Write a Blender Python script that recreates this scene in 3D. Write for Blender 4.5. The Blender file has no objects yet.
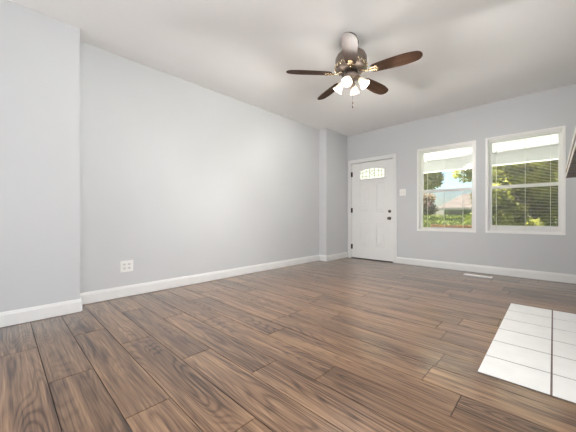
import bpy, bmesh, math, random
from mathutils import Vector, Matrix
random.seed(7)
C = bpy.context.scene.collection
S = bpy.context.scene

# ------------------------------------------------------------------ camera
CAM_H = 0.8965
YAW = 0.7648
cam_data = bpy.data.cameras.new('camera')
cam_data.sensor_width = 36.0
cam_data.lens = 276.636 / 576 * 36
cam_data.shift_y = 0.75 / 576
cam_data.clip_start = 0.02
cam_data.clip_end = 300
cam = bpy.data.objects.new('camera', cam_data)
cam.location = (0, 0, CAM_H)
cam.rotation_euler = (math.pi / 2, 0, YAW)
C.objects.link(cam)
S.camera = cam

# ------------------------------------------------------------------ world, sun, exposure
S.view_settings.view_transform = 'Standard'
S.view_settings.look = 'None'
S.view_settings.gamma = 1
S.view_settings.use_curve_mapping = False
S.view_settings.exposure = 0.0

world = bpy.data.worlds.new('world')
S.world = world
world.use_nodes = True
wn = world.node_tree
bg = wn.nodes['Background']
sky = wn.nodes.new('ShaderNodeTexSky')
sky.sky_type = 'NISHITA'
sky.sun_disc = False
sky.sun_elevation = math.radians(52)
sky.sun_rotation = math.radians(-60)
sky.air_density = 1.0
sky.dust_density = 1.0
sky.ozone_density = 2.5
wn.links.new(sky.outputs[0], bg.inputs[0])
bg.inputs[1].default_value = 0.25

sun_d = bpy.data.lights.new('sun', 'SUN')
sun_d.energy = 76
sun_d.angle = 0.01
sun_d.color = (1, .97, .93)
sun_o = bpy.data.objects.new('sun', sun_d)
C.objects.link(sun_o)
SUN_DIR = Vector((-0.45, -0.18, 0.87)).normalized()      # towards the sun: high, a little behind the house
sun_o.rotation_euler = SUN_DIR.to_track_quat('Z', 'Y').to_euler()
sun_o.location = (0, 20, 30)

def area(name, loc, target, sx, sy, power, col):
    d = bpy.data.lights.new(name, 'AREA')
    d.shape = 'RECTANGLE'; d.size = sx; d.size_y = sy
    d.energy = power; d.color = col
    o = bpy.data.objects.new(name, d)
    o.location = loc
    v = Vector(target) - Vector(loc)
    o.rotation_euler = v.to_track_quat('-Z', 'Z').to_euler()
    C.objects.link(o)
    return o
# added fill lamps: one at the right wall, one low behind, aimed at the ceiling
RY = -7.0
area('right_wall_fill', (.53, .25, 1.45), (-3.2, 1.1, 2.2), 2.3, 1.9, 104, (.95, .975, 1))
area('ceiling_fill', (-1.4, -4.9, .20), (-1.4, -1.2, 2.675), 2.8, .40, 84, (.95, .98, 1))

# ------------------------------------------------------------------ room numbers
H = 2.675
XL, XB, XN = -3.462, -3.285, -3.231          # left wall, far jog, near jog
YB, YN, YS = 5.318, 0.527, 4.537             # back wall, end of near jog, start of far jog
XR, XC = 0.55, 0.30                          # right wall, chimney breast face
CY0, CY1 = 1.72, 3.83
WT = 0.20
OUT = YB + WT

# ------------------------------------------------------------------ node helpers
def new_mat(name):
    m = bpy.data.materials.new(name)
    m.use_nodes = True
    return m, m.node_tree, m.node_tree.nodes['Principled BSDF']

def lin(c):
    return tuple(((x / 255) / 12.92 if x / 255 < .04045 else ((x / 255 + .055) / 1.055) ** 2.4) for x in c) + (1,)

def mat(name, col, rough=.5, metal=0, var=.05, scale=6, bump=0, bscale=200, spec=.5):
    """procedural paint-like material: base colour, a little noise variation, optional fine bump"""
    m, t, b = new_mat(name)
    n = t.nodes.new('ShaderNodeTexNoise'); n.inputs['Scale'].default_value = scale
    n.inputs['Detail'].default_value = 3
    tc = t.nodes.new('ShaderNodeTexCoord')
    t.links.new(tc.outputs['Object'], n.inputs['Vector'])
    r = t.nodes.new('ShaderNodeValToRGB')
    r.color_ramp.elements[0].color = tuple(max(0, c * (1 - var)) for c in col[:3]) + (1,)
    r.color_ramp.elements[1].color = tuple(min(1, c * (1 + var)) for c in col[:3]) + (1,)
    r.color_ramp.elements[0].position = .3; r.color_ramp.elements[1].position = .7
    t.links.new(n.outputs['Fac'], r.inputs['Fac'])
    t.links.new(r.outputs['Color'], b.inputs['Base Color'])
    b.inputs['Roughness'].default_value = rough
    b.inputs['Metallic'].default_value = metal
    b.inputs['Specular IOR Level'].default_value = spec
    if bump:
        n2 = t.nodes.new('ShaderNodeTexNoise'); n2.inputs['Scale'].default_value = bscale
        t.links.new(tc.outputs['Object'], n2.inputs['Vector'])
        bp = t.nodes.new('ShaderNodeBump'); bp.inputs['Strength'].default_value = bump
        bp.inputs['Distance'].default_value = .002
        t.links.new(n2.outputs['Fac'], bp.inputs['Height'])
        t.links.new(bp.outputs['Normal'], b.inputs['Normal'])
    return m

M = {}
M['wall'] = mat('grey_wall_paint', (.572, .580, .590), .55, var=.012, scale=1.5, bump=.12, bscale=160, spec=.35)
M['ceiling'] = mat('ceiling_paint', (.90, .895, .89), .8, var=.012, scale=1.2, bump=.15, bscale=120, spec=.2)
M['trim'] = mat('white_trim_paint', (.76, .76, .75), .35, var=.01)
M['door'] = mat('white_door_paint', (.78, .775, .76), .4, var=.012)
M['vinyl'] = mat('white_window_vinyl', (.89, .875, .86), .35, var=.01)
M['plate'] = mat('white_plastic_plate', (.84, .83, .81), .3, var=.005)
M['recept'] = mat('pale_grey_receptacle', (.72, .71, .69), .35, var=.01)
M['slot'] = mat('dark_slot', (.03, .028, .026), .6)
M['hinge'] = mat('dark_bronze', (.018, .015, .013), .45, .6)
M['nickel'] = mat('dark_nickel', (.11, .10, .09), .28, 1.0, var=.06)
M['thresh'] = mat('dark_threshold', (.02, .017, .015), .5)
M['slat'] = mat('blind_slat_white', (.83, .82, .80), .45, var=.005)
M['cord'] = mat('blind_cord', (.88, .87, .84), .7, var=.01)
M['tile'] = mat('white_hearth_tile', (.72, .72, .71), .35, var=.03, scale=9, bump=.06, bscale=40)
M['grout'] = mat('brown_grout', (.13, .10, .085), .9, var=.2, scale=60)
M['concrete'] = mat('pale_deck_and_apron', (.80, .79, .78), .8, var=.06, scale=3)
M['soffit'] = mat('white_porch_boards', (.90, .875, .85), .6, var=.01)
M['rail'] = mat('orange_stained_wood', (.55, .24, .085), .6, var=.2, scale=5)
M['vent'] = mat('white_vent_metal', (.78, .75, .72), .4, var=.02)
M['ventdark'] = mat('vent_slots', (.20, .185, .17), .6)
M['fix'] = mat('pewter_bronze', (.24, .195, .165), .38, .75, var=.12, scale=18)
M['brass'] = mat('pale_brass', (.80, .66, .46), .25, 1.0, var=.1, scale=20)
M['mantel'] = mat('dark_grey_rustic_wood', (.14, .124, .115), .75, var=.55, scale=30, bump=.5, bscale=60)
M['mantel_edge'] = mat('pale_mantel_moulding', (.62, .585, .545), .45, var=.04)
M['firebrick'] = mat('black_firebox', (.02, .019, .018), .9, var=.3, scale=20)
M['lawn'] = mat('lawn_green', (.10, .17, .035), .9, var=.4, scale=3)
M['bark'] = mat('tree_bark', (.085, .06, .045), .9, var=.4, scale=12)
M['housewall'] = mat('house_siding', (.14, .13, .11), .8, var=.1)
M['roof'] = mat('brown_shingles', (.062, .046, .036), .9, var=.25, scale=14)
M['subfloor'] = mat('dark_joint', (.022, .015, .011), .9)

def leaf_mat(name, c1, c2, tr=.45):
    m, t, b = new_mat(name)
    t.nodes.remove(b)
    out = t.nodes['Material Output']
    tc = t.nodes.new('ShaderNodeTexCoord')
    n = t.nodes.new('ShaderNodeTexNoise'); n.inputs['Scale'].default_value = 2.2; n.inputs['Detail'].default_value = 5
    t.links.new(tc.outputs['Object'], n.inputs['Vector'])
    r = t.nodes.new('ShaderNodeValToRGB')
    r.color_ramp.elements[0].position = .36; r.color_ramp.elements[1].position = .64
    r.color_ramp.elements[0].color = c1 + (1,); r.color_ramp.elements[1].color = c2 + (1,)
    t.links.new(n.outputs['Fac'], r.inputs['Fac'])
    d = t.nodes.new('ShaderNodeBsdfDiffuse'); tl = t.nodes.new('ShaderNodeBsdfTranslucent')
    mx = t.nodes.new('ShaderNodeMixShader'); mx.inputs[0].default_value = tr
    for s in (d, tl): t.links.new(r.outputs['Color'], s.inputs['Color'])
    t.links.new(d.outputs[0], mx.inputs[1]); t.links.new(tl.outputs[0], mx.inputs[2])
    t.links.new(mx.outputs[0], out.inputs['Surface'])
    return m
M['leaf_a'] = leaf_mat('leaves_yellow_green', (.075, .082, .018), (.28, .275, .065), .5)
M['leaf_c'] = leaf_mat('leaves_bright_green', (.07, .095, .018), (.18, .20, .045), .3)
M['leaf_d'] = leaf_mat('leaves_reddish', (.17, .10, .07), (.30, .22, .12))

def glass_mat(name, tint=(1, 1, 1), refl=.03):
    m, t, b = new_mat(name); t.nodes.remove(b)
    out = t.nodes['Material Output']
    tr = t.nodes.new('ShaderNodeBsdfTransparent'); tr.inputs[0].default_value = tint + (1,)
    gl = t.nodes.new('ShaderNodeBsdfGlossy'); gl.inputs['Roughness'].default_value = .02
    mx = t.nodes.new('ShaderNodeMixShader'); mx.inputs[0].default_value = refl
    t.links.new(tr.outputs[0], mx.inputs[1]); t.links.new(gl.outputs[0], mx.inputs[2])
    t.links.new(mx.outputs[0], out.inputs['Surface'])
    return m
M['glass'] = glass_mat('window_glass', (.96, .98, .97))

def screen_mat():
    m, t, b = new_mat('insect_mesh'); t.nodes.remove(b)
    out = t.nodes['Material Output']
    tr = t.nodes.new('ShaderNodeBsdfTransparent')
    d = t.nodes.new('ShaderNodeBsdfDiffuse'); d.inputs[0].default_value = (.10, .10, .10, 1)
    mx = t.nodes.new('ShaderNodeMixShader'); mx.inputs[0].default_value = .26
    t.links.new(tr.outputs[0], mx.inputs[1]); t.links.new(d.outputs[0], mx.inputs[2])
    t.links.new(mx.outputs[0], out.inputs['Surface'])
    return m
M['screen'] = screen_mat()

def frost_mat():
    m, t, b = new_mat('frosted_leaded_glass'); t.nodes.remove(b)
    out = t.nodes['Material Output']
    tr = t.nodes.new('ShaderNodeBsdfTransparent'); tr.inputs[0].default_value = (.85, .87, .86, 1)
    tl = t.nodes.new('ShaderNodeBsdfTranslucent'); tl.inputs[0].default_value = (.95, .96, .95, 1)
    mx = t.nodes.new('ShaderNodeMixShader'); mx.inputs[0].default_value = .55
    t.links.new(tr.outputs[0], mx.inputs[1]); t.links.new(tl.outputs[0], mx.inputs[2])
    t.links.new(mx.outputs[0], out.inputs['Surface'])
    return m
M['frost'] = frost_mat()

def shade_mat():
    m, t, b = new_mat('lit_frosted_shade')
    b.inputs['Base Color'].default_value = (.93, .87, .76, 1)
    b.inputs['Roughness'].default_value = .3
    tc = t.nodes.new('ShaderNodeTexCoord'); g = t.nodes.new('ShaderNodeSeparateXYZ')
    t.links.new(tc.outputs['Generated'], g.inputs[0])
    r = t.nodes.new('ShaderNodeValToRGB')
    r.color_ramp.elements[0].color = (1, .93, .80, 1); r.color_ramp.elements[1].color = (1, .78, .50, 1)
    t.links.new(g.outputs['Z'], r.inputs['Fac'])
    t.links.new(r.outputs['Color'], b.inputs['Emission Color'])
    b.inputs['Emission Strength'].default_value = .42
    return m
M['shade'] = shade_mat()

def bulb_mat():
    m, t, b = new_mat('glowing_bulb')
    b.inputs['Base Color'].default_value = (1, .95, .85, 1)
    b.inputs['Emission Color'].default_value = (1, .88, .68, 1)
    b.inputs['Emission Strength'].default_value = 8
    return m
M['bulb'] = bulb_mat()

def math_node(t, op, a, b=None):
    n = t.nodes.new('ShaderNodeMath'); n.operation = op
    for i, v in enumerate((a, b)):
        if v is None: continue
        if isinstance(v, (int, float)): n.inputs[i].default_value = v
        else: t.links.new(v, n.inputs[i])
    return n.outputs[0]

def plank_mat():
    m, t, b = new_mat('walnut_laminate_planks')
    L = t.links.new
    tc = t.nodes.new('ShaderNodeTexCoord'); at = t.nodes.new('ShaderNodeAttribute'); at.attribute_name = 'plank_tone'
    sx = t.nodes.new('ShaderNodeSeparateXYZ'); L(tc.outputs['Object'], sx.inputs[0])
    pid = at.outputs['Fac']
    def coords(ax, ay, o):
        cb = t.nodes.new('ShaderNodeCombineXYZ')
        L(math_node(t, 'ADD', math_node(t, 'MULTIPLY', sx.outputs['X'], ax), math_node(t, 'MULTIPLY', pid, 37.3 + o)), cb.inputs[0])
        L(math_node(t, 'ADD', math_node(t, 'MULTIPLY', sx.outputs['Y'], ay), math_node(t, 'MULTIPLY', pid, 91.7)), cb.inputs[1])
        L(math_node(t, 'MULTIPLY', pid, 53.0), cb.inputs[2])
        return cb.outputs[0]
    def noise(v, scale, det, rough=.55, dist=0):
        n = t.nodes.new('ShaderNodeTexNoise'); L(v, n.inputs['Vector'])
        n.inputs['Scale'].default_value = scale; n.inputs['Detail'].default_value = det
        n.inputs['Roughness'].default_value = rough; n.inputs['Distortion'].default_value = dist
        return n.outputs['Fac']
    def ramp01(f, lo, hi):
        n = t.nodes.new('ShaderNodeMapRange'); L(f, n.inputs[0]); n.inputs[1].default_value = lo; n.inputs[2].default_value = hi
        return n.outputs[0]
    mul = lambda a, b_: math_node(t, 'MULTIPLY', a, b_)
    add = lambda a, b_: math_node(t, 'ADD', a, b_)
    low = noise(coords(.85, 6.0, 0), 1.0, 1.0, .4, 0)              # broad figure: its contour lines are the cathedral grain
    rings = add(mul(math_node(t, 'SINE', mul(low, 150.0)), .5), .5)
    rings = math_node(t, 'POWER', rings, 2.6)
    pm = ramp01(noise(coords(.8, 5.0, 11), 1.2, 2.0, .5, 0), .42, .68)   # darker heartwood bands
    fine = ramp01(noise(coords(6.0, 150, 5), 1.0, 2.0, .5, 0), .25, .75)  # pores
    streak = ramp01(noise(coords(1.1, 46, 23), 1.0, 3.0, .6, 0), .28, .72)
    dk = add(mul(rings, add(mul(pm, .20), .08)), mul(fine, .26))
    dk = add(dk, mul(streak, .42))
    dk = add(dk, mul(pm, .20))
    mid = ramp01(noise(coords(2.6, 95, 41), 1.0, 2.0, .6, 0), .35, .65)  # crisp dark hairlines
    dk = add(dk, mul(math_node(t, 'POWER', mid, 2.0), .22))
    dk = math_node(t, 'SUBTRACT', dk, .06)
    r = t.nodes.new('ShaderNodeValToRGB')
    e = r.color_ramp.elements
    e[0].position = .08; e[0].color = lin((176, 138, 101))
    e[1].position = .95; e[1].color = lin((48, 32, 22))
    k = e.new(.34); k.color = lin((142, 107, 76))
    k = e.new(.62); k.color = lin((103, 74, 52))
    L(dk, r.inputs['Fac'])
    hsv = t.nodes.new('ShaderNodeHueSaturation'); L(r.outputs['Color'], hsv.inputs['Color'])
    hsv.inputs['Saturation'].default_value = .90
    L(math_node(t, 'ADD', math_node(t, 'MULTIPLY', pid, .24), .66), hsv.inputs['Value'])
    L(hsv.outputs['Color'], b.inputs['Base Color'])
    b.inputs['Roughness'].default_value = .30
    b.inputs['Specular IOR Level'].default_value = .2
    b.inputs['Coat Weight'].default_value = .8; b.inputs['Coat Roughness'].default_value = .13
    bp = t.nodes.new('ShaderNodeBump'); bp.inputs['Strength'].default_value = .02; bp.inputs['Distance'].default_value = .001
    L(dk, bp.inputs['Height']); L(bp.outputs['Normal'], b.inputs['Normal'])
    return m
M['plank'] = plank_mat()

def blade_mat():
    m, t, b = new_mat('dark_walnut_blade')
    L = t.links.new
    tc = t.nodes.new('ShaderNodeTexCoord'); mp = t.nodes.new('ShaderNodeMapping')
    mp.inputs['Scale'].default_value = (3, 45, 10)
    L(tc.outputs['Object'], mp.inputs[0])
    n = t.nodes.new('ShaderNodeTexNoise'); n.inputs['Scale'].default_value = 1; n.inputs['Detail'].default_value = 4
    L(mp.outputs[0], n.inputs['Vector'])
    r = t.nodes.new('ShaderNodeValToRGB')
    r.color_ramp.elements[0].position = .3; r.color_ramp.elements[1].position = .7
    r.color_ramp.elements[0].color = (.020, .010, .006, 1); r.color_ramp.elements[1].color = (.060, .029, .016, 1)
    L(n.outputs['Fac'], r.inputs['Fac']); L(r.outputs['Color'], b.inputs['Base Color'])
    b.inputs['Roughness'].default_value = .62
    b.inputs['Specular IOR Level'].default_value = .15
    return m
M['blade'] = blade_mat()

# ------------------------------------------------------------------ mesh helpers
def add_box(bm, x0, x1, y0, y1, z0, z1, mi=0, bevel=0):
    vs = [bm.verts.new((x, y, z)) for z in (z0, z1) for y in (y0, y1) for x in (x0, x1)]
    idx = ((0, 2, 3, 1), (4, 5, 7, 6), (0, 1, 5, 4), (2, 6, 7, 3), (0, 4, 6, 2), (1, 3, 7, 5))
    fs = []
    for f in idx:
        fc = bm.faces.new([vs[i] for i in f]); fc.material_index = mi; fs.append(fc)
    if bevel:
        es = list({e for f in fs for e in f.edges})
        r = bmesh.ops.bevel(bm, geom=es, offset=bevel, segments=2, profile=.5, affect='EDGES')
        for f in r['faces']: f.material_index = mi
    return fs

def add_prism(bm, pts, axis, a0, a1, mi=0):
    """extrude a closed 2-D outline along an axis ('x','y','z')"""
    def P(p, a):
        return {'x': (a, p[0], p[1]), 'y': (p[0], a, p[1]), 'z': (p[0], p[1], a)}[axis]
    A = [bm.verts.new(P(p, a0)) for p in pts]; B = [bm.verts.new(P(p, a1)) for p in pts]
    n = len(pts)
    for i in range(n):
        bm.faces.new((A[i], A[(i + 1) % n], B[(i + 1) % n], B[i])).material_index = mi
    bm.faces.new(A).material_index = mi; bm.faces.new(B[::-1]).material_index = mi

def add_lathe(bm, prof, seg=24, mi=0, mtx=None, smooth=True):
    """prof: list of (r, z)"""
    rings = []
    for r, z in prof:
        if r < 1e-6:
            rings.append([bm.verts.new((0, 0, z))])
        else:
            rings.append([bm.verts.new((r * math.cos(2 * math.pi * i / seg), r * math.sin(2 * math.pi * i / seg), z)) for i in range(seg)])
    for a, b in zip(rings, rings[1:]):
        for i in range(seg):
            j = (i + 1) % seg
            if len(a) == 1 and len(b) == 1: continue
            if len(a) == 1: f = bm.faces.new((a[0], b[i], b[j]))
            elif len(b) == 1: f = bm.faces.new((a[i], a[j], b[0]))
            else: f = bm.faces.new((a[i], a[j], b[j], b[i]))
            f.material_index = mi; f.smooth = smooth
    if mtx is not None:
        bmesh.ops.transform(bm, matrix=mtx, verts=[v for r in rings for v in r])

def add_tube(bm, pts, rad, seg=8, mi=0):
    pts = [Vector(p) for p in pts]
    rads = rad if isinstance(rad, (list, tuple)) else [rad] * len(pts)
    rings = []
    for i, p in enumerate(pts):
        d = (pts[min(i + 1, len(pts) - 1)] - pts[max(i - 1, 0)]).normalized()
        u = d.cross(Vector((0, 0, 1)))
        if u.length < 1e-3: u = d.cross(Vector((1, 0, 0)))
        u.normalize(); w = d.cross(u)
        rings.append([bm.verts.new(p + rads[i] * (u * math.cos(2 * math.pi * k / seg) + w * math.sin(2 * math.pi * k / seg))) for k in range(seg)])
    for a, b in zip(rings, rings[1:]):
        for k in range(seg):
            f = bm.faces.new((a[k], a[(k + 1) % seg], b[(k + 1) % seg], b[k])); f.material_index = mi; f.smooth = True
    bm.faces.new(rings[0][::-1]).material_index = mi; bm.faces.new(rings[-1]).material_index = mi

def obj(name, bm, mats, parent=None, fix=True):
    if fix: bmesh.ops.recalc_face_normals(bm, faces=bm.faces)
    me = bpy.data.meshes.new(name); bm.to_mesh(me); bm.free()
    for m in (mats if isinstance(mats, (list, tuple)) else [mats]): me.materials.append(m)
    o = bpy.data.objects.new(name, me); C.objects.link(o)
    if parent is not None:
        o.parent = parent
        o.matrix_parent_inverse = Matrix.Translation(parent.location).inverted()   # geometry given in world space
    return o

def local_obj(name, bm, mats, parent, fix=True):
    o = obj(name, bm, mats, None, fix); o.parent = parent
    return o

def thing(name, label, cat, loc=(0, 0, 0), group=None, kind=None):
    o = bpy.data.objects.new(name, None); C.objects.link(o)
    o.location = loc; o.empty_display_size = .1
    return tag(o, label, cat, group, kind)

def tag(o, label, cat, group=None, kind=None):
    o['label'] = label; o['category'] = cat
    if group: o['group'] = group
    if kind: o['kind'] = kind
    return o

def struct(name, bm, mats, label, cat):
    return tag(obj(name, bm, mats), label, cat, kind='structure')

# ------------------------------------------------------------------ floor of planks
bm = bmesh.new()
lay = bm.loops.layers.float_color.new('plank_tone')
PW, PL = 0.2035, 1.23
known = {-1: -2.555, 0: -1.965, 1: -2.60, 2: -2.19, 3: -1.685, 4: -1.25, 5: -.945, 6: -.334, 8: -.513, 10: -.60, 12: -.572}
FX0, FX1, FY0, FY1 = XL - .05, XR + .05, RY - .05, YB + .03
add_box(bm, FX0, FX1, FY0, OUT, -.12, -.004, 1)
k = math.floor((FY0 - .18) / PW)
G = .0020
while .18 + k * PW < FY1:
    y0, y1 = .18 + k * PW, .18 + (k + 1) * PW
    j0 = known.get(k, random.uniform(-3, -1.8))
    while j0 > FX0: j0 -= PL
    x = j0
    while x < FX1:
        a, b_ = max(x, FX0), min(x + PL, FX1)
        ya, yb = max(y0, FY0), min(y1, FY1)
        if b_ - a > .01 and yb - ya > .005:
            tone = random.random()
            fs = add_box(bm, a + G, b_ - G, ya + G, yb - G, -.004, 0, 0)
            for f in fs:
                for l in f.loops: l[lay] = (tone, tone, tone, 1)
        x += PL
    k += 1
struct('floor', bm, [M['plank'], M['subfloor']], 'brown wood-look plank floor running across the room', 'floor')

# ------------------------------------------------------------------ ceiling and walls
bm = bmesh.new()
add_box(bm, XL - .4, XR + .4, RY - .3, OUT + .05, H, H + .15)
struct('ceiling', bm, M['ceiling'], 'smooth off-white ceiling the fan hangs from', 'ceiling')

bm = bmesh.new()
add_prism(bm, [(XL - .25, RY - .2), (XN, RY - .2), (XN, YN), (XL, YN), (XL, YS), (XB, YS), (XB, OUT), (XL - .25, OUT)], 'z', -.1, H)
struct('wall_left', bm, M['wall'], 'long pale grey wall with a shallow jog at each end', 'wall')

def wall_with_holes(bm, x0, x1, y0, y1, z0, z1, holes):
    xs = sorted({x0, x1, *[h[0] for h in holes], *[h[1] for h in holes]})
    zs = sorted({z0, z1, *[h[2] for h in holes], *[h[3] for h in holes]})
    solid = lambda i, j: not any(h[0] - 1e-6 < (xs[i] + xs[i + 1]) / 2 < h[1] and h[2] < (zs[j] + zs[j + 1]) / 2 < h[3] for h in holes)
    for i in range(len(xs) - 1):
        j = 0
        while j < len(zs) - 1:
            if solid(i, j):
                e = j
                while e + 1 < len(zs) - 1 and solid(i, e + 1): e += 1
                add_box(bm, xs[i], xs[i + 1], y0, y1, zs[j], zs[e + 1])
                j = e + 1
            else: j += 1
    bmesh.ops.remove_doubles(bm, verts=bm.verts, dist=1e-5)

DX0, DX1, DH = -3.179, -2.269, 2.04
W1 = (-1.807, -.901, .640, 2.131, .035)     # outer trim box and bottom rail height
W2 = (-.775, .120, .645, 2.133, .085)
T = .020
bm = bmesh.new()
holes = [(DX0 - .012, DX1 + .012, -.2, DH + .012)]
for w in (W1, W2): holes.append((w[0] + T, w[1] - T, w[2] + T, w[3] - T))
wall_with_holes(bm, XB, XR + .25, YB, OUT, -.1, H, holes)
struct('wall_back', bm, M['wall'], 'grey wall with the entry door and two windows', 'wall')

bm = bmesh.new()
FB = (2.32, 3.22, .02, .74)                 # firebox opening (y0,y1,z0,z1)
add_box(bm, XR, XR + .25, RY - .2, YB, -.1, H)
add_box(bm, XC, XR, CY0, FB[0], 0, H)
add_box(bm, XC, XR, FB[1], CY1, 0, H)
add_box(bm, XC, XR, FB[0], FB[1], FB[3], H)
struct('wall_right', bm, M['wall'], 'grey right wall with the chimney breast under the mantel', 'wall')

bm = bmesh.new()
rear_holes = []
wall_with_holes(bm, XN, XR, RY - .2, RY, 0, H, rear_holes)
struct('wall_rear', bm, M['wall'], 'grey wall behind the camera', 'wall')

# baseboards: profile with a shadow notch under the foot
BT, BHH = .014, .122
PROF = [(0, 0), (.004, 0), (.004, .005), (BT, .005), (BT, .096), (BT * .75, .106), (BT * .5, .118), (BT * .3, BHH), (0, BHH)]
def baseboard(name, path, label):
    """path: list of (x,y); room lies to the right-hand side when walking along it"""
    bm = bmesh.new()
    n = len(path)
    rings = []
    for i, p in enumerate(path):
        p = Vector((p[0], p[1]))
        nr = []
        if i > 0:
            d = (p - Vector(path[i - 1])).normalized(); nr.append(Vector((d.y, -d.x)))
        if i < n - 1:
            d = (Vector(path[i + 1]) - p).normalized(); nr.append(Vector((d.y, -d.x)))
        off = nr[0] if len(nr) == 1 else (nr[0] + nr[1]) / (1 + nr[0].dot(nr[1]))
        rings.append([bm.verts.new((p.x + off.x * t, p.y + off.y * t, z)) for t, z in PROF])
    m = len(PROF)
    for a, b in zip(rings, rings[1:]):
        for i in range(m):
            bm.faces.new((a[i], a[(i + 1) % m], b[(i + 1) % m], b[i]))
    bm.faces.new(rings[0]); bm.faces.new(rings[-1][::-1])
    return struct(name, bm, M['trim'], label, 'baseboard')
CASW = .072
baseboard('baseboard_left', [(XN, RY), (XN, YN), (XL, YN), (XL, YS), (XB, YS), (XB, YB - .016)],
          'white baseboard along the long grey left wall')
baseboard('baseboard_back', [(DX1 + .012 + CASW, YB), (XR, YB)], 'white baseboard under the two windows')
baseboard('baseboard_right', [(XR, YB - BT), (XR, CY1), (XC, CY1), (XC, CY1 - .12)], 'white baseboard at the chimney breast')

# ------------------------------------------------------------------ entry door
door = thing('door_1', 'white panelled entry door with a small leaded glass lite', 'door', ((DX0 + DX1) / 2, YB, 0), kind='structure')
bm = bmesh.new()
a, b_, top = DX0 - .012, DX1 + .012, DH + .012
for (x0, x1, z0, z1) in ((a - CASW, a, 0, top + CASW), (b_, b_ + CASW, 0, top + CASW), (a, b_, top, top + CASW)):
    add_box(bm, x0, x1, YB - .016, YB, z0, z1, 0, .004)
add_box(bm, a, a + .004, YB, OUT, 0, top); add_box(bm, b_ - .004, b_, YB, OUT, 0, top); add_box(bm, a, b_, YB, OUT, top - .004, top)
# door stop behind the leaf
add_box(bm, a + .004, a + .03, YB + .062, OUT - .02, 0, top - .004); add_box(bm, b_ - .03, b_ - .004, YB + .062, OUT - .02, 0, top - .004)
add_box(bm, a + .03, b_ - .03, YB + .062, OUT - .02, top - .03, top - .004)
obj('door_frame', bm, M['trim'], door)

LY = YB + .014                                # leaf face
LX0, LX1, LZ0, LZ1 = -2.985, -2.445, 1.690, 1.905
def arch_z(x):                                # top curve of the lite
    u = (x - (LX0 + LX1) / 2) / ((LX1 - LX0) / 2)
    return LZ1 - .045 * u * u
N = 14
xs_arch = [LX0 + (LX1 - LX0) * i / N for i in range(N + 1)]
bm = bmesh.new()
dz0, dz1 = .018, DH - .006
y0, y1 = LY, LY + .044
add_box(bm, DX0, LX0, y0, y1, dz0, dz1); add_box(bm, LX1, DX1, y0, y1, dz0, dz1)
add_box(bm, LX0, LX1, y0, y1, dz0, LZ0)
pts = [(x, arch_z(x)) for x in xs_arch] + [(LX1, dz1), (LX0, dz1)]
add_prism(bm, pts, 'y', y0, y1)
leaf = obj('door_leaf', bm, M['door'], door)

def embossed(bm, x0, x1, z0, z1):
    """raised moulding ring and a raised field, as on a pressed steel door"""
    def ring(d0, h0, d1, h1):
        A = [(x0 + d0, z0 + d0), (x1 - d0, z0 + d0), (x1 - d0, z1 - d0), (x0 + d0, z1 - d0)]
        B = [(x0 + d1, z0 + d1), (x1 - d1, z0 + d1), (x1 - d1, z1 - d1), (x0 + d1, z1 - d1)]
        va = [bm.verts.new((p[0], LY - h0, p[1])) for p in A]; vb = [bm.verts.new((p[0], LY - h1, p[1])) for p in B]
        for i in range(4): bm.faces.new((va[i], va[(i + 1) % 4], vb[(i + 1) % 4], vb[i]))
        return vb
    ring(0, 0, .008, .009); ring(.008, .009, .020, .0075); ring(.020, .0075, .026, .001)
    ring(.026, .001, .036, .001); v = ring(.036, .001, .05, .0065)
    bm.faces.new(v)
for x0, x1, z0, z1 in ((-2.985, -2.792, 1.0, 1.608), (-2.635, -2.442, 1.0, 1.608), (-2.985, -2.792, .285, .79), (-2.635, -2.442, .285, .79)):
    bm = bmesh.new(); embossed(bm, x0, x1, z0, z1); obj('raised_panel', bm, M['door'], door)

# lite: frame, glass, cames
bm = bmesh.new()
def arch_loop(d):
    x0, x1 = LX0 + d, LX1 - d
    P = [(x0, LZ0 + d), (x1, LZ0 + d)]
    for i in range(N + 1):
        x = x1 + (x0 - x1) * i / N
        P.append((x, arch_z(x) - d))
    return P
O, I = arch_loop(-.022), arch_loop(.006)
def strip(bm, O, yo, I, yi):
    vo = [bm.verts.new((p[0], yo, p[1])) for p in O]; vi = [bm.verts.new((p[0], yi, p[1])) for p in I]
    n = len(O)
    for i in range(n): bm.faces.new((vo[i], vo[(i + 1) % n], vi[(i + 1) % n], vi[i]))
Mid = arch_loop(-.008)
strip(bm, O, LY, O, LY - .006); strip(bm, O, LY - .006, Mid, LY - .012); strip(bm, Mid, LY - .012, I, LY - .004); strip(bm, I, LY - .004, I, LY + .02)
lite = obj('lite_frame', bm, M['door'], door)
bm = bmesh.new()
g = arch_loop(.004)
add_prism(bm, g, 'y', LY + .018, LY + .023)
p = obj('lite_glass', bm, M['frost'], door); p['label'] = 'frosted leaded glass pane'
bm = bmesh.new()
cx = (LX0 + LX1) / 2
yc0, yc1 = LY + .010, LY + .018
def came(x0, z0, x1, z1, w=.0055):
    d = Vector((x1 - x0, z1 - z0)).normalized(); nn = Vector((-d.y, d.x)) * w
    add_prism(bm, [(x0 + nn.x, z0 + nn.y), (x1 + nn.x, z1 + nn.y), (x1 - nn.x, z1 - nn.y), (x0 - nn.x, z0 - nn.y)], 'y', yc0, yc1)
for u in (-.78, -.5, -.2, .2, .5, .78):
    x = cx + u * .27
    came(x, LZ0, x, arch_z(x))
came(LX0, LZ0 + .055, LX1, LZ0 + .055)
pa = [(cx + u * .27, arch_z(cx + u * .27) - .05) for u in (-1, -.6, -.2, .2, .6, 1)]
for q, r in zip(pa, pa[1:]): came(*q, *r)
came(cx - .054, LZ0 + .115, cx, LZ0 + .15); came(cx, LZ0 + .15, cx + .054, LZ0 + .115)
came(cx - .054, LZ0 + .115, cx, LZ0 + .08); came(cx, LZ0 + .08, cx + .054, LZ0 + .115)
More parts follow.
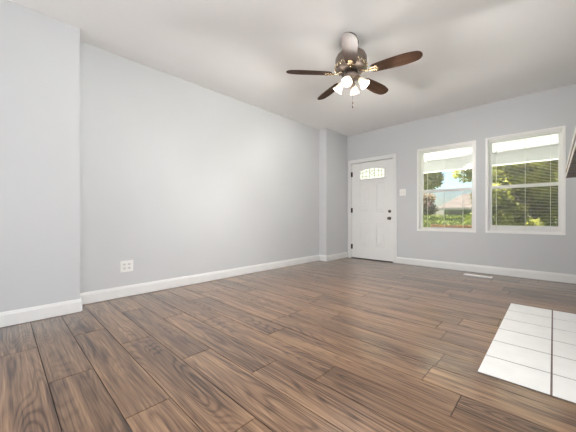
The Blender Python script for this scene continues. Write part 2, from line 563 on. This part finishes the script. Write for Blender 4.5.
p = obj('came', bm, M['nickel'], door); p['label'] = 'dark lead strips between the glass pieces'

for z in (1.815, 1.035, .25):
    bm = bmesh.new()
    mt = Matrix.Translation((DX0 - .006, YB - .006, z - .05))
    add_lathe(bm, [(0, 0), (.008, 0), (.008, .1), (0, .1)], 10, 0, mt)
    add_lathe(bm, [(0, -.006), (.005, -.004), (.005, 0)], 10, 0, mt); add_lathe(bm, [(.005, .1), (.005, .104), (0, .106)], 10, 0, mt)
    add_box(bm, DX0 - .010, DX0 + .02, LY - .003, LY + .003, z - .05, z + .05)
    p = obj('hinge', bm, M['hinge'], door); p['label'] = 'dark metal hinge'
def knob(z, prof, name, label):
    bm = bmesh.new()
    mt = Matrix.Translation((-2.333, LY, z)) @ Matrix.Rotation(math.pi / 2, 4, 'X')
    add_lathe(bm, prof, 24, 0, mt)
    p = obj(name, bm, M['nickel'], door); p['label'] = label
knob(.866, [(0, 0), (.032, 0), (.032, .006), (.024, .010), (.012, .014), (.011, .032), (.020, .040), (.027, .052), (.027, .062), (.020, .072), (0, .075)], 'door_knob', 'dark round door knob')
knob(1.004, [(0, 0), (.030, 0), (.030, .012), (.022, .020), (.018, .022), (0, .022)], 'deadbolt', 'dark round deadbolt')
bm = bmesh.new(); add_box(bm, a + .004, b_ - .004, YB - .004, OUT, 0, .014, 0, .003)
p = obj('threshold', bm, M['thresh'], door); p['label'] = 'dark sill strip under the door'

# ------------------------------------------------------------------ windows and blinds
def make_window(name, w, label):
    x0, x1, z0, z1, rail = w
    root = thing(name, label, 'window', ((x0 + x1) / 2, YB, z0), kind='structure')
    ox0, ox1, oz0, oz1 = x0 + T, x1 - T, z0 + T, z1 - T
    def frame(bm, X0, X1, Z0, Z1, y0, y1, l, r, bt, tp, bev=0):
        add_box(bm, X0, X0 + l, y0, y1, Z0, Z1, 0, bev); add_box(bm, X1 - r, X1, y0, y1, Z0, Z1, 0, bev)
        add_box(bm, X0 + l, X1 - r, y0, y1, Z0, Z0 + bt, 0, bev); add_box(bm, X0 + l, X1 - r, y0, y1, Z1 - tp, Z1, 0, bev)
    bm = bmesh.new(); frame(bm, x0, x1, z0, z1, YB - .012, YB, T, T, T, T, .002)
    obj('window_trim', bm, M['vinyl'], root)
    bm = bmesh.new(); frame(bm, ox0, ox1, oz0, oz1, YB, OUT, .014, .014, .012, .014)
    obj('window_frame', bm, M['vinyl'], root)
    ix0, ix1, iz0, iz1 = ox0 + .014, ox1 - .014, oz0 + .012, oz1 - .014
    zm = 1.383
    st = .038
    bm = bmesh.new(); frame(bm, ix0, ix1, iz0, zm, YB + .070, YB + .098, st, st, rail, .046, .003)
    s1 = obj('lower_sash', bm, M['vinyl'], root)
    bm = bmesh.new(); frame(bm, ix0, ix1, zm - .046, iz1, YB + .100, YB + .128, st, st, .046, .034, .003)
    s2 = obj('upper_sash', bm, M['vinyl'], root)
    bm = bmesh.new(); add_box(bm, ix0 + st, ix1 - st, YB + .082, YB + .086, iz0 + rail, zm - .046)
    obj('window_pane', bm, M['glass'], s1)
    bm = bmesh.new(); add_box(bm, ix0 + st, ix1 - st, YB + .112, YB + .116, zm, iz1 - .034)
    obj('window_pane', bm, M['glass'], s2)
    bm = bmesh.new(); add_box(bm, (ix0 + ix1) / 2 - .03, (ix0 + ix1) / 2 + .03, YB + .058, YB + .07, zm - .02, zm, 0, .003)
    obj('sash_lock', bm, M['vinyl'], s1)
    # insect screen over the lower half, outside
    bm = bmesh.new(); frame(bm, ix0, ix1, iz0, zm, YB + .150, YB + .158, .018, .018, .018, .018)
    sf = obj('screen_frame', bm, M['vinyl'], root)
    bm = bmesh.new(); add_box(bm, ix0 + .018, ix1 - .018, YB + .153, YB + .155, iz0 + .018, zm - .018)
    p = obj('insect_screen', bm, M['screen'], sf); p['label'] = 'fine grey insect mesh'
    return ix0, ix1, iz0, iz1
def bounds(w): return w[0] + T + .014, w[1] - T - .014, w[2] + T + .012, w[3] - T - .014
make_window('window_1', W1, 'left window beside the entry door, rooftop and hedges outside')
make_window('window_2', W2, 'right window in the back wall, thick foliage outside')

def make_blind(w, label, drop, cords, wand):
    x0, x1, z0, z1 = bounds(w)
    x0 += .008; x1 -= .008
    yc = YB + .034
    root = thing('mini_blind', label, 'blind', ((x0 + x1) / 2, yc, z1), 'mini blinds in the back windows')
    bm = bmesh.new(); add_box(bm, x0, x1, yc - .014, yc + .014, z1 - .026, z1, 0, .002); obj('headrail', bm, M['slat'], root)
    zb = z0 + drop
    bm = bmesh.new(); add_box(bm, x0 + .004, x1 - .004, yc - .012, yc + .012, zb, zb + .012, 0, .003); obj('bottom_rail', bm, M['slat'], root)
    bm = bmesh.new()
    z = zb + .03
    sag = .0016
    while z < z1 - .035:
        A = []
        for i in range(5):
            t = (i - 2) / 2
            A.append((yc + t * .0075, z + sag * (1 - t * t) - t * .0008))
        lo = [(p[0], p[1] - .0004) for p in A]
        add_prism(bm, A + lo[::-1], 'x', x0 + .006, x1 - .006)
        z += .0212
    obj('slats', bm, M['slat'], root)
    for x in cords:
        bm = bmesh.new()
        for yy in (yc - .0135, yc + .0135):
            add_tube(bm, [(x, yy, zb + .006), (x, yy, z1 - .02)], .0021, 6)
        obj('ladder_cord', bm, M['cord'], root)
    bm = bmesh.new(); add_tube(bm, [(wand, yc - .020, z1 - .02), (wand, yc - .022, z1 - .03), (wand, yc - .022, z1 - .62)], .003, 6)
    obj('tilt_wand', bm, M['cord'], root)
make_blind(W1, 'white mini blind with open slats in the window nearer the door', .004, (-1.64, -1.373, -1.089), -1.70)
make_blind(W2, 'white mini blind with open slats in the window nearer the mantel', .004, (-.642, -.30, -.03), -.69)

# rear windows behind the camera, drawn only where rear_holes lists an opening
for i, h in enumerate(rear_holes):
    bm = bmesh.new()
    x0, x1, z0, z1 = h
    for q in ((x0, x0 + .05, z0, z1), (x1 - .05, x1, z0, z1), (x0 + .05, x1 - .05, z0, z0 + .05), (x0 + .05, x1 - .05, z1 - .05, z1),
              (x0 + .05, x1 - .05, (z0 + z1) / 2 - .02, (z0 + z1) / 2 + .02)):
        add_box(bm, q[0], q[1], RY - .12, RY - .06, q[2], q[3])
    r = tag(obj('window_%d' % (i + 3), bm, M['vinyl']), 'white sash window in the wall behind the camera', 'window', kind='structure')
    bm = bmesh.new(); add_box(bm, x0 + .05, x1 - .05, RY - .092, RY - .088, z0 + .05, z1 - .05)
    q = obj('window_pane', bm, M['glass']); q.parent = r

# ------------------------------------------------------------------ hearth, mantel, firebox
bm = bmesh.new()
hy0, hy1, hx0, hx1 = 1.908, 3.645, -.315, XC
add_box(bm, hx0, hx1, hy0, hy1, 0, .0045, 1)
rows = [hy0, 2.170, 2.467, 2.760, 3.058, 3.357, hy1]
cols = [hx0, -.0075, XC]
for j in range(len(rows) - 1):
    for i in range(2):
        gx0 = .0 if i == 0 else .0045; gx1 = .0045 if i == 0 else 0
        ga = 0 if j == 0 else .0046; gb = 0 if j == len(rows) - 2 else .0046
        add_box(bm, cols[i] + gx0, cols[i + 1] - gx1, rows[j] + ga, rows[j + 1] - gb, .0045, .0065, 0)
tag(obj('hearth', bm, [M['tile'], M['grout']]), 'white tiled hearth with brown grout set on the plank floor', 'hearth')

mx0 = .0815; my0, my1 = 1.86, 3.66; mz0, mz1 = 1.257, 1.352
mantel = thing('mantel_shelf', 'dark grey wooden mantel shelf with pale edges above the hearth', 'shelf', (XC, (my0 + my1) / 2, mz0))
bm = bmesh.new(); add_box(bm, mx0 + .002, XC, my0, my1 - .002, mz0, mz1 - .002, 0, .003); obj('shelf_board', bm, M['mantel'], mantel)
bm = bmesh.new()
add_box(bm, mx0 - .001, mx0 + .003, my0, my1, mz1 - .030, mz1, 0, .002)
add_box(bm, mx0 - .001, mx0 + .003, my0, my1, mz0, mz0 + .024, 0, .002)
p = obj('edge_moulding', bm, M['mantel_edge'], mantel); p['label'] = 'pale strips along the top and bottom of the front edge'

bm = bmesh.new()
add_box(bm, XR - .02, XR - .005, FB[0] + .002, FB[1] - .002, FB[2], FB[3] - .002)
add_box(bm, XC + .002, XR - .02, FB[0] + .002, FB[0] + .03, FB[2], FB[3] - .002); add_box(bm, XC + .002, XR - .02, FB[1] - .03, FB[1] - .002, FB[2], FB[3] - .002)
add_box(bm, XC + .002, XR - .02, FB[0] + .03, FB[1] - .03, FB[3] - .03, FB[3] - .002); add_box(bm, XC + .002, XR - .02, FB[0] + .002, FB[1] - .002, 0, FB[2])
struct('trim_1', bm, M['firebrick'], 'black firebox lining in the chimney breast', 'firebox')

# ------------------------------------------------------------------ wall plates and floor vent
def screw(bm, x, y, z, axis, mi=1):
    mt = Matrix.Translation((x, y, z)) @ (Matrix.Rotation(math.pi / 2, 4, 'Y') if axis == 'x' else Matrix.Rotation(math.pi / 2, 4, 'X'))
    add_lathe(bm, [(.003, 0), (.003, .0012), (0, .0016)], 10, mi, mt)
oy, oz = .988, .342
out = thing('wall_outlet', 'white square double socket plate low on the left wall', 'outlet', (XL, oy, oz))
bm = bmesh.new(); add_box(bm, XL, XL + .006, oy - .066, oy + .066, oz - .064, oz + .064, 0, .003)
for yy in (-.024, .024): screw(bm, XL + .006, oy + yy, oz, 'x')
obj('cover_plate', bm, [M['plate'], M['recept']], out)
for yy in (-.024, .024):
    for zz in (-.021, .021):
        bm = bmesh.new()
        pts = []
        for i in range(20):
            aa = 2 * math.pi * i / 20
            pts.append((oy + yy + max(-.0165, min(.0165, .019 * math.cos(aa))), oz + zz + max(-.0135, min(.0135, .017 * math.sin(aa)))))
        add_prism(bm, pts, 'x', XL + .006, XL + .0085, 0)
        for s_ in (-.006, .006): add_box(bm, XL + .0085, XL + .009, oy + yy + s_ - .0013, oy + yy + s_ + .0013, oz + zz - .002, oz + zz + .007, 1)
        mt = Matrix.Translation((XL + .0085, oy + yy, oz + zz - .0075)) @ Matrix.Rotation(math.pi / 2, 4, 'Y')
        add_lathe(bm, [(.0026, 0), (.0026, .0005), (0, .0005)], 8, 1, mt)
        obj('receptacle', bm, [M['recept'], M['slot']], out)
sxc, szc = -2.072, 1.361
sw = thing('light_switch', 'white double switch plate between the door and the windows', 'switch', (sxc, YB, szc))
bm = bmesh.new(); add_box(bm, sxc - .060, sxc + .060, YB - .006, YB, szc - .064, szc + .064, 0, .003)
for q in (-.023, .023):
    for zz in (-.03, .03): screw(bm, sxc + q, YB - .006, szc + zz, 'y')
obj('cover_plate', bm, [M['plate'], M['recept']], sw)
for q in (-.023, .023):
    bm = bmesh.new(); add_prism(bm, [(YB - .006, szc - .012), (YB - .0075, szc - .012), (YB - .0175, szc + .008), (YB - .016, szc + .012), (YB - .006, szc + .012)], 'x', sxc + q - .005, sxc + q + .005)
    obj('toggle', bm, M['recept'], sw)

vx0, vx1, vy0, vy1 = -1.005, -.650, 4.955, 5.065
vent = thing('floor_vent', 'small white metal floor register below the window', 'vent', ((vx0 + vx1) / 2, (vy0 + vy1) / 2, 0))
bm = bmesh.new()
for q in ((vx0, vx1, vy0, vy0 + .022), (vx0, vx1, vy1 - .022, vy1), (vx0, vx0 + .02, vy0 + .022, vy1 - .022), (vx1 - .03, vx1, vy0 + .022, vy1 - .022)):
    add_box(bm, q[0], q[1], q[2], q[3], 0, .006, 0, .0015)
obj('vent_frame', bm, M['vent'], vent)
bm = bmesh.new()
n = 22
for i in range(n):
    xa = vx0 + .02 + (vx1 - vx0 - .05) * i / n
    w_ = (vx1 - vx0 - .05) / n
    add_box(bm, xa, xa + w_ * (.9 if i < n * .55 else .35), vy0 + .022, vy1 - .022, .001, .005 if i < n * .55 else .002, 0)
add_box(bm, vx0 + .02, vx1 - .03, vy0 + .022, vy1 - .022, 0, .001, 1)
obj('louvres', bm, [M['vent'], M['ventdark']], vent)
bm = bmesh.new(); add_box(bm, vx1 - .022, vx1 - .010, (vy0 + vy1) / 2 - .012, (vy0 + vy1) / 2 + .012, .006, .014, 0, .002); obj('damper_lever', bm, M['vent'], vent)

# ------------------------------------------------------------------ ceiling fan
FXc, FYc, ZB = -1.490, 2.480, 2.350
fan = thing('ceiling_fan', 'five-blade dark wood ceiling fan with a lit four-shade light kit', 'ceiling fan', (FXc, FYc, H))
def fl(name, bm, m, parent=fan): return local_obj(name, bm, m, parent)
z = lambda v: v - H
bm = bmesh.new()
add_lathe(bm, [(0, 0), (.078, 0), (.078, -.012), (.070, -.035), (.052, -.062), (.046, -.085), (.046, -.12), (0, -.12)], 32)
fl('canopy', bm, M['fix'])
bm = bmesh.new()
add_lathe(bm, [(.04, z(2.565)), (.100, z(2.560)), (.140, z(2.540)), (.157, z(2.505)), (.158, z(2.455)), (.152, z(2.425)), (.158, z(2.420)), (.158, z(2.408)), (.150, z(2.402)), (.128, z(2.385)), (.095, z(2.372)), (0, z(2.372))], 40)
mh = fl('motor_housing', bm, M['fix'])
bm = bmesh.new()    # scrolled pale brass band round the housing
for i in range(20):
    aa = 2 * math.pi * i / 20
    P = []
    for k_ in range(9):
        t_ = k_ / 8
        ang = aa + (t_ - .5) * .30
        P.append((.160 * math.cos(ang), .160 * math.sin(ang), z(2.415) + .020 * math.sin(math.pi * t_) - .014 * (1 - math.sin(math.pi * t_))))
    add_tube(bm, P, .0042, 6)
fb = fl('scroll_band', bm, M['brass'], mh); fb['label'] = 'pale brass scrollwork band'
bm = bmesh.new()
add_lathe(bm, [(0, z(2.372)), (.060, z(2.372)), (.064, z(2.350)), (.085, z(2.335)), (.088, z(2.318)), (.070, z(2.300)), (.040, z(2.288)), (.034, z(2.262)), (.044, z(2.250)), (.040, z(2.232)), (.016, z(2.222)), (.011, z(2.205)), (0, z(2.198))], 32)
kit = fl('light_kit', bm, M['fix'])

# one blade with its iron, then copies turned about the hub
def blade_bm():
    bm = bmesh.new()
    r0, r1 = .205, .662
    n = 22
    def hw(t):                        # half width along the blade
        w = .052 + .020 * math.sin(min(1, t / .75) * math.pi / 2)
        if t > .62: w *= 1 - .34 * ((t - .62) / .38) ** 1.6
        if t > .90: w *= math.sqrt(max(0, 1 - ((t - .90) / .10) ** 2))
        if t < .05: w *= .75 + 5 * t
        return max(w, .0012)
    up, lo = [], []
    ts = [i / n for i in range(n)] + [.975, .99, 1.0]
    ts = sorted(set(ts))
    for t in ts: up.append((r0 + (r1 - r0) * t, hw(t)))
    pts = up + [(x, -y) for x, y in up[::-1]]
    add_prism(bm, pts, 'z', -.003, .003)
    return bm
def iron_bm():
    bm = bmesh.new()
    add_tube(bm, [(.085, 0, .022), (.115, 0, .016), (.150, 0, -.004), (.185, 0, -.009)], [.011, .010, .009, .008], 8)
    for s_ in (-1, 1):                # open scroll loop holding the blade
        P = [(.165 + .052 * (1 - math.cos(2 * math.pi * i / 16)) , s_ * (.017 + .017 * math.sin(2 * math.pi * i / 16 - math.pi / 2) + .0), -.008) for i in range(17)]
        add_tube(bm, P, .0048, 6)
    add_prism(bm, [(.20, -.030), (.262, -.022), (.278, 0), (.262, .022), (.20, .030), (.19, 0)], 'z', -.0075, -.003)
    for q in ((.225, -.018), (.225, .018), (.262, 0)):
        add_lathe(bm, [(.006, -.0075), (.005, -.0105), (0, -.011)], 8, 0, Matrix.Translation((q[0], q[1], 0)))
    return bm
bb = fl('blade', blade_bm(), M['blade'])
ib = fl('blade_iron', iron_bm(), M['brass'], bb); ib['label'] = 'pale brass scrolled bracket'
PITCH = math.radians(12.5)
PH0 = math.radians(227.87)
for i in range(5):
    o, c = (bb, ib) if i == 0 else (bb.copy(), ib.copy())
    if i:
        C.objects.link(o); C.objects.link(c); c.parent = o
    o.parent = fan
    R = Matrix.Rotation(PH0 + i * 2 * math.pi / 5, 4, 'Z') @ Matrix.Rotation(-PITCH, 4, 'X')
    o.matrix_local = Matrix.Translation((0, 0, z(ZB))) @ R

# four bell shades, tilted outwards
SH0 = YAW + math.radians(-29)
def shade_bm():
    bm = bmesh.new()
    out_ = [(.020, 0), (.027, -.008), (.036, -.030), (.041, -.055), (.047, -.078), (.056, -.098), (.060, -.106)]
    add_lathe(bm, out_ + [(r - .003, zz) for r, zz in out_[::-1]], 24)
    return bm
def holder_bm():
    bm = bmesh.new()
    add_lathe(bm, [(0, .018), (.014, .018), (.022, .008), (.024, -.008), (.020, -.010), (0, -.010)], 16)
    return bm
sb = fl('lamp_shade', shade_bm(), M['shade'], kit); sb['label'] = 'lit frosted glass bell shade'
bm = bmesh.new(); add_lathe(bm, [(0, -.012), (.012, -.016), (.013, -.035), (.022, -.055), (.024, -.070), (.017, -.086), (0, -.092)], 16)
bulb0 = fl('light_bulb', bm, M['bulb'], kit)
hb = fl('shade_holder', holder_bm(), M['brass'], kit)
bm = bmesh.new(); add_tube(bm, [(.030, 0, z(2.325)), (.060, 0, z(2.312)), (.082, 0, z(2.298)), (.090, 0, z(2.288))], .0075, 8)
ab = fl('lamp_arm', bm, M['brass'], kit)
for i in range(4):
    ang = SH0 + i * math.pi / 2
    Rz = Matrix.Rotation(ang, 4, 'Z')
    tilt = Rz @ Matrix.Translation((.088, 0, z(2.282))) @ Matrix.Rotation(math.radians(-38), 4, 'Y') @ Matrix.Scale(.88, 4)
    trio = []
    for src in (sb, bulb0, hb, ab):
        o = src if i == 0 else src.copy()
        if i: C.objects.link(o)
        o.parent = kit
        o.matrix_local = Rz if src is ab else tilt
    ld = bpy.data.lights.new('fan_bulb_light', 'SPOT'); ld.energy = 54; ld.color = (1, .97, .93); ld.shadow_soft_size = .03
    ld.spot_size = math.radians(178); ld.spot_blend = .4
    lo_ = bpy.data.objects.new('fan_bulb_light', ld); C.objects.link(lo_); lo_.parent = kit
    lo_.matrix_local = tilt @ Matrix.Translation((0, 0, -.125))
    ld = bpy.data.lights.new('fan_shade_light', 'POINT'); ld.energy = 3.0; ld.color = (1, .95, .88); ld.shadow_soft_size = .06
    lo_ = bpy.data.objects.new('fan_shade_light', ld); C.objects.link(lo_); lo_.parent = kit
    lo_.matrix_local = tilt @ Matrix.Translation((0, 0, -.17))
for dx, dy, ln in ((.028, -.012, .16), (.006, .024, .185)):
    bm = bmesh.new()
    zt = z(2.225)
    nb = int(ln / .006)
    add_tube(bm, [(dx, dy, zt + .01), (dx, dy, zt - ln)], .0013, 5)
    for q in range(nb): add_lathe(bm, [(0, .0022), (.0022, 0), (0, -.0022)], 6, 0, Matrix.Translation((dx, dy, zt - q * .006)))
    ch = fl('pull_chain', bm, M['nickel'])
    bm = bmesh.new(); add_lathe(bm, [(0, 0), (.004, -.004), (.007, -.018), (.006, -.028), (0, -.032)], 12, 0, Matrix.Translation((dx, dy, zt - ln)))
    fl('pull_knob', bm, M['blade'], ch)

# ------------------------------------------------------------------ porch outside the back wall
PY = 7.30
bm = bmesh.new(); add_box(bm, -6.5, 3.5, OUT, PY + .25, -.40, -.04); add_box(bm, -6.5, 3.5, PY + .25, PY + 3.1, -.56, -.40)  # outer apron is added, unseen, to bounce sunlight up under the porch ceiling
struct('porch_floor_and_bounce_apron', bm, M['concrete'], 'pale painted porch deck outside the windows, plus an added bounce apron', 'porch')
bm = bmesh.new()
add_box(bm, -6.5, 3.5, OUT - .0, PY + .45, 2.32, 2.45)
yy = OUT + .02
while yy < PY - .12:                           # boards with open joints, running along the house
    add_box(bm, -6.5, 3.5, yy, yy + .17, 2.23, 2.32); yy += .176
struct('porch_ceiling', bm, M['soffit'], 'white boarded porch ceiling seen through the window tops', 'porch')
bm = bmesh.new()
add_box(bm, -6.5, 3.5, PY - .10, PY + .10, 1.985, 2.23)
add_box(bm, -6.5, 3.5, PY - .115, PY - .10, 2.17, 2.23)
for x in (-6.2, 3.0): add_box(bm, x, x + .2, PY - .1, PY + .1, -.04, 1.985)
struct('porch_beam', bm, M['soffit'], 'white beam at the front edge of the porch', 'porch')

rl = thing('porch_railing', 'orange-brown wooden porch railing low outside the left window', 'railing', (-1.0, PY, -.04))
RX0, RX1 = -2.10, 2.95
bm = bmesh.new(); add_box(bm, RX0, RX1, PY - .06, PY + .06, .66, .705, 0, .004); obj('top_rail', bm, M['rail'], rl)
bm = bmesh.new(); add_box(bm, RX0, RX1, PY - .02, PY + .02, .05, .10); obj('bottom_rail', bm, M['rail'], rl)
bm = bmesh.new(); add_box(bm, RX0 - .05, RX0 + .05, PY - .05, PY + .05, -.04, .72, 0, .004); obj('newel_post', bm, M['rail'], rl)
x = RX0 + .14
nb = 0
bal = None
while x < RX1 - .05:
    if bal is None:
        bm = bmesh.new(); add_box(bm, -.05, .05, -.012, .012, .10, .66); bal = local_obj('baluster', bm, M['rail'], rl); o = bal
    else:
        o = bal.copy(); C.objects.link(o)
    o.location = (x + 1.0, 0, .04)
    x += .105

# ------------------------------------------------------------------ garden and street beyond
bm = bmesh.new(); add_box(bm, -60, 60, PY + .25, 120, -.9, -.55)
struct('ground', bm, M['lawn'], 'green lawn beyond the porch', 'lawn')

def leaves(bm, center, rad, n, size, shell=.55, flat=1.0):
    c = Vector(center)
    for _ in range(n):
        v = Vector((random.gauss(0, 1), random.gauss(0, 1), random.gauss(0, 1))).normalized()
        r = (shell + (1 - shell) * random.random()) ** 1.0
        p = c + Vector((v.x * rad[0], v.y * rad[1], v.z * rad[2])) * r
        u = Vector((random.gauss(0, 1), random.gauss(0, 1), random.gauss(0, .7))).normalized()
        w = u.cross((v + Vector((random.gauss(0, .5), random.gauss(0, .5), random.gauss(0, .5) + .4))).normalized())
        if w.length < .1: continue
        w.normalize()
        s_ = size * random.uniform(.6, 1.3)
        vs = [bm.verts.new(p - u * s_), bm.verts.new(p + w * s_ * .45 + u * s_ * .1), bm.verts.new(p + u * s_), bm.verts.new(p - w * s_ * .45 + u * s_ * .1)]
        bm.faces.new(vs)

def tree(name, label, x, y, z0, height, crown, n, size, leafm, group='trees beyond the porch', lean=0, core=0):
    root = thing(name, label, 'tree', (x, y, z0), group)
    bm = bmesh.new()
    tz = crown[0][2]
    add_tube(bm, [(x, y, z0), (x + lean * .3, y, z0 + (tz - z0) * .5), (x + lean, y, tz + .4)], [.16, .12, .06], 10)
    for c in crown[1:]:
        add_tube(bm, [(x + lean * .4, y, z0 + (tz - z0) * .55), ((x + c[0]) / 2, (y + c[1]) / 2, (tz + c[2]) / 2 - .1), (c[0], c[1], c[2])], [.07, .05, .02], 8)
    obj('trunk', bm, M['bark'], root)
    bm = bmesh.new()
    tot = sum(c[3] * c[3] for c in crown)
    if core:
        for c in crown: bmesh.ops.create_icosphere(bm, subdivisions=2, radius=c[3] * core, matrix=Matrix.Translation(c[:3]))
    for c in crown: leaves(bm, c[:3], (c[3], c[3], c[3] * .85), int(n * c[3] * c[3] / tot), size)
    obj('crown', bm, leafm, root, fix=False)
GZ = -.55
def clumps(cx_, cy_, cz_, spread, hgt, k_, r):
    out = [(cx_, cy_, cz_, r * 1.15)]
    for _ in range(k_):
        out.append((cx_ + random.uniform(-1, 1) * spread, cy_ + random.uniform(-1, 1) * spread * .7, cz_ + random.uniform(-1, 1) * hgt, r * random.uniform(.7, 1.1)))
    return out
# window 1: tree at its left edge, branch at its right edge
tree('garden_tree', 'green tree at the left side of the view through the left window', -4.7, 13.0, GZ, 4, clumps(-4.5, 13.0, 3.0, .75, .7, 9, .62), 5200, .11, M['leaf_a'])
tree('garden_tree', 'reddish low tree before the roof, left window', -6.2, 20.6, GZ, 3, clumps(-6.6, 20.6, 1.6, .5, .55, 6, .6), 2200, .11, M['leaf_d'])
tree('garden_tree', 'tall tree at the right side of the view through the left window', -2.9, 20.0, GZ, 5, clumps(-3.55, 20.0, 4.4, .6, .8, 8, .7), 3600, .12, M['leaf_a'])
# window 2: dense tree and shrub wall
tree('garden_tree', 'dense leafy tree filling the right window', -.55, 13.2, GZ, 5, clumps(-.55, 13.2, 2.2, 1.15, 2.3, 36, .75), 34000, .075, M['leaf_a'], core=.72)

def hedge(label, x0, x1, y0, y1, z0, z1, n, size, m):
    bm = bmesh.new()
    add_box(bm, x0 + .1, x1 - .1, y0 + .1, y1 - .1, z0, z1 - .12)
    for _ in range(n):
        f = random.random()
        x = random.uniform(x0, x1); y = random.uniform(y0, y1); zz = random.uniform(z0, z1)
        if f < .5: y = y0 + random.uniform(0, .15)
        elif f < .9: zz = z1 - random.uniform(0, .16)
        leaves(bm, (x, y, zz), (.05, .05, .05), 1, size)
    return tag(obj('hedge', bm, m, fix=False), label, 'hedge', 'hedges beyond the porch')
hedge('low bright hedge just behind the orange porch railing', -6.5, -1.75, 10.6, 11.4, GZ, .75, 3600, .06, M['leaf_c'])
hedge('clipped bright hedge in front of the brown-roofed house', -6.6, -2.6, 17.2, 18.4, GZ, .96, 3200, .08, M['leaf_c'])

house = thing('neighbour_house', 'low house with a brown hipped roof seen through the left window', 'house', (-2, 26, GZ))
hx0_, hx1_, hy0_, hy1_ = -5.9, -2.6, 23.0, 31.0
bm = bmesh.new(); add_box(bm, hx0_, hx1_, hy0_, hy1_, GZ, 1.54)
for q in range(7): add_box(bm, hx0_ - .01, hx1_ + .01, hy0_ - .015, hy0_, GZ + .2 + q * .27, GZ + .2 + q * .27 + .24)
obj('house_wall', bm, M['housewall'], house)
bm = bmesh.new()
e = .4
B = [bm.verts.new(p) for p in ((hx0_ - e, hy0_ - e, 1.54), (hx1_ + e, hy0_ - e, 1.54), (hx1_ + e, hy1_ + e, 1.54), (hx0_ - e, hy1_ + e, 1.54))]
Rg = [bm.verts.new((hx0_ + .4, 27, 2.81)), bm.verts.new((hx1_ - .4, 27, 2.81))]
bm.faces.new((B[0], B[1], Rg[1], Rg[0])); bm.faces.new((B[2], B[3], Rg[0], Rg[1])); bm.faces.new((B[1], B[2], Rg[1])); bm.faces.new((B[3], B[0], Rg[0])); bm.faces.new(B)
obj('house_roof', bm, M['roof'], house)
bm = bmesh.new(); add_box(bm, hx0_ - e, hx1_ + e, hy0_ - e - .03, hy0_ - e, 1.40, 1.56); obj('fascia', bm, M['housewall'], house)
for x in (-5.5, -4.0):
    bm = bmesh.new(); add_box(bm, x, x + 1.0, hy0_ - .03, hy0_ + .02, .5, 1.25); obj('house_window', bm, M['slot'], house)
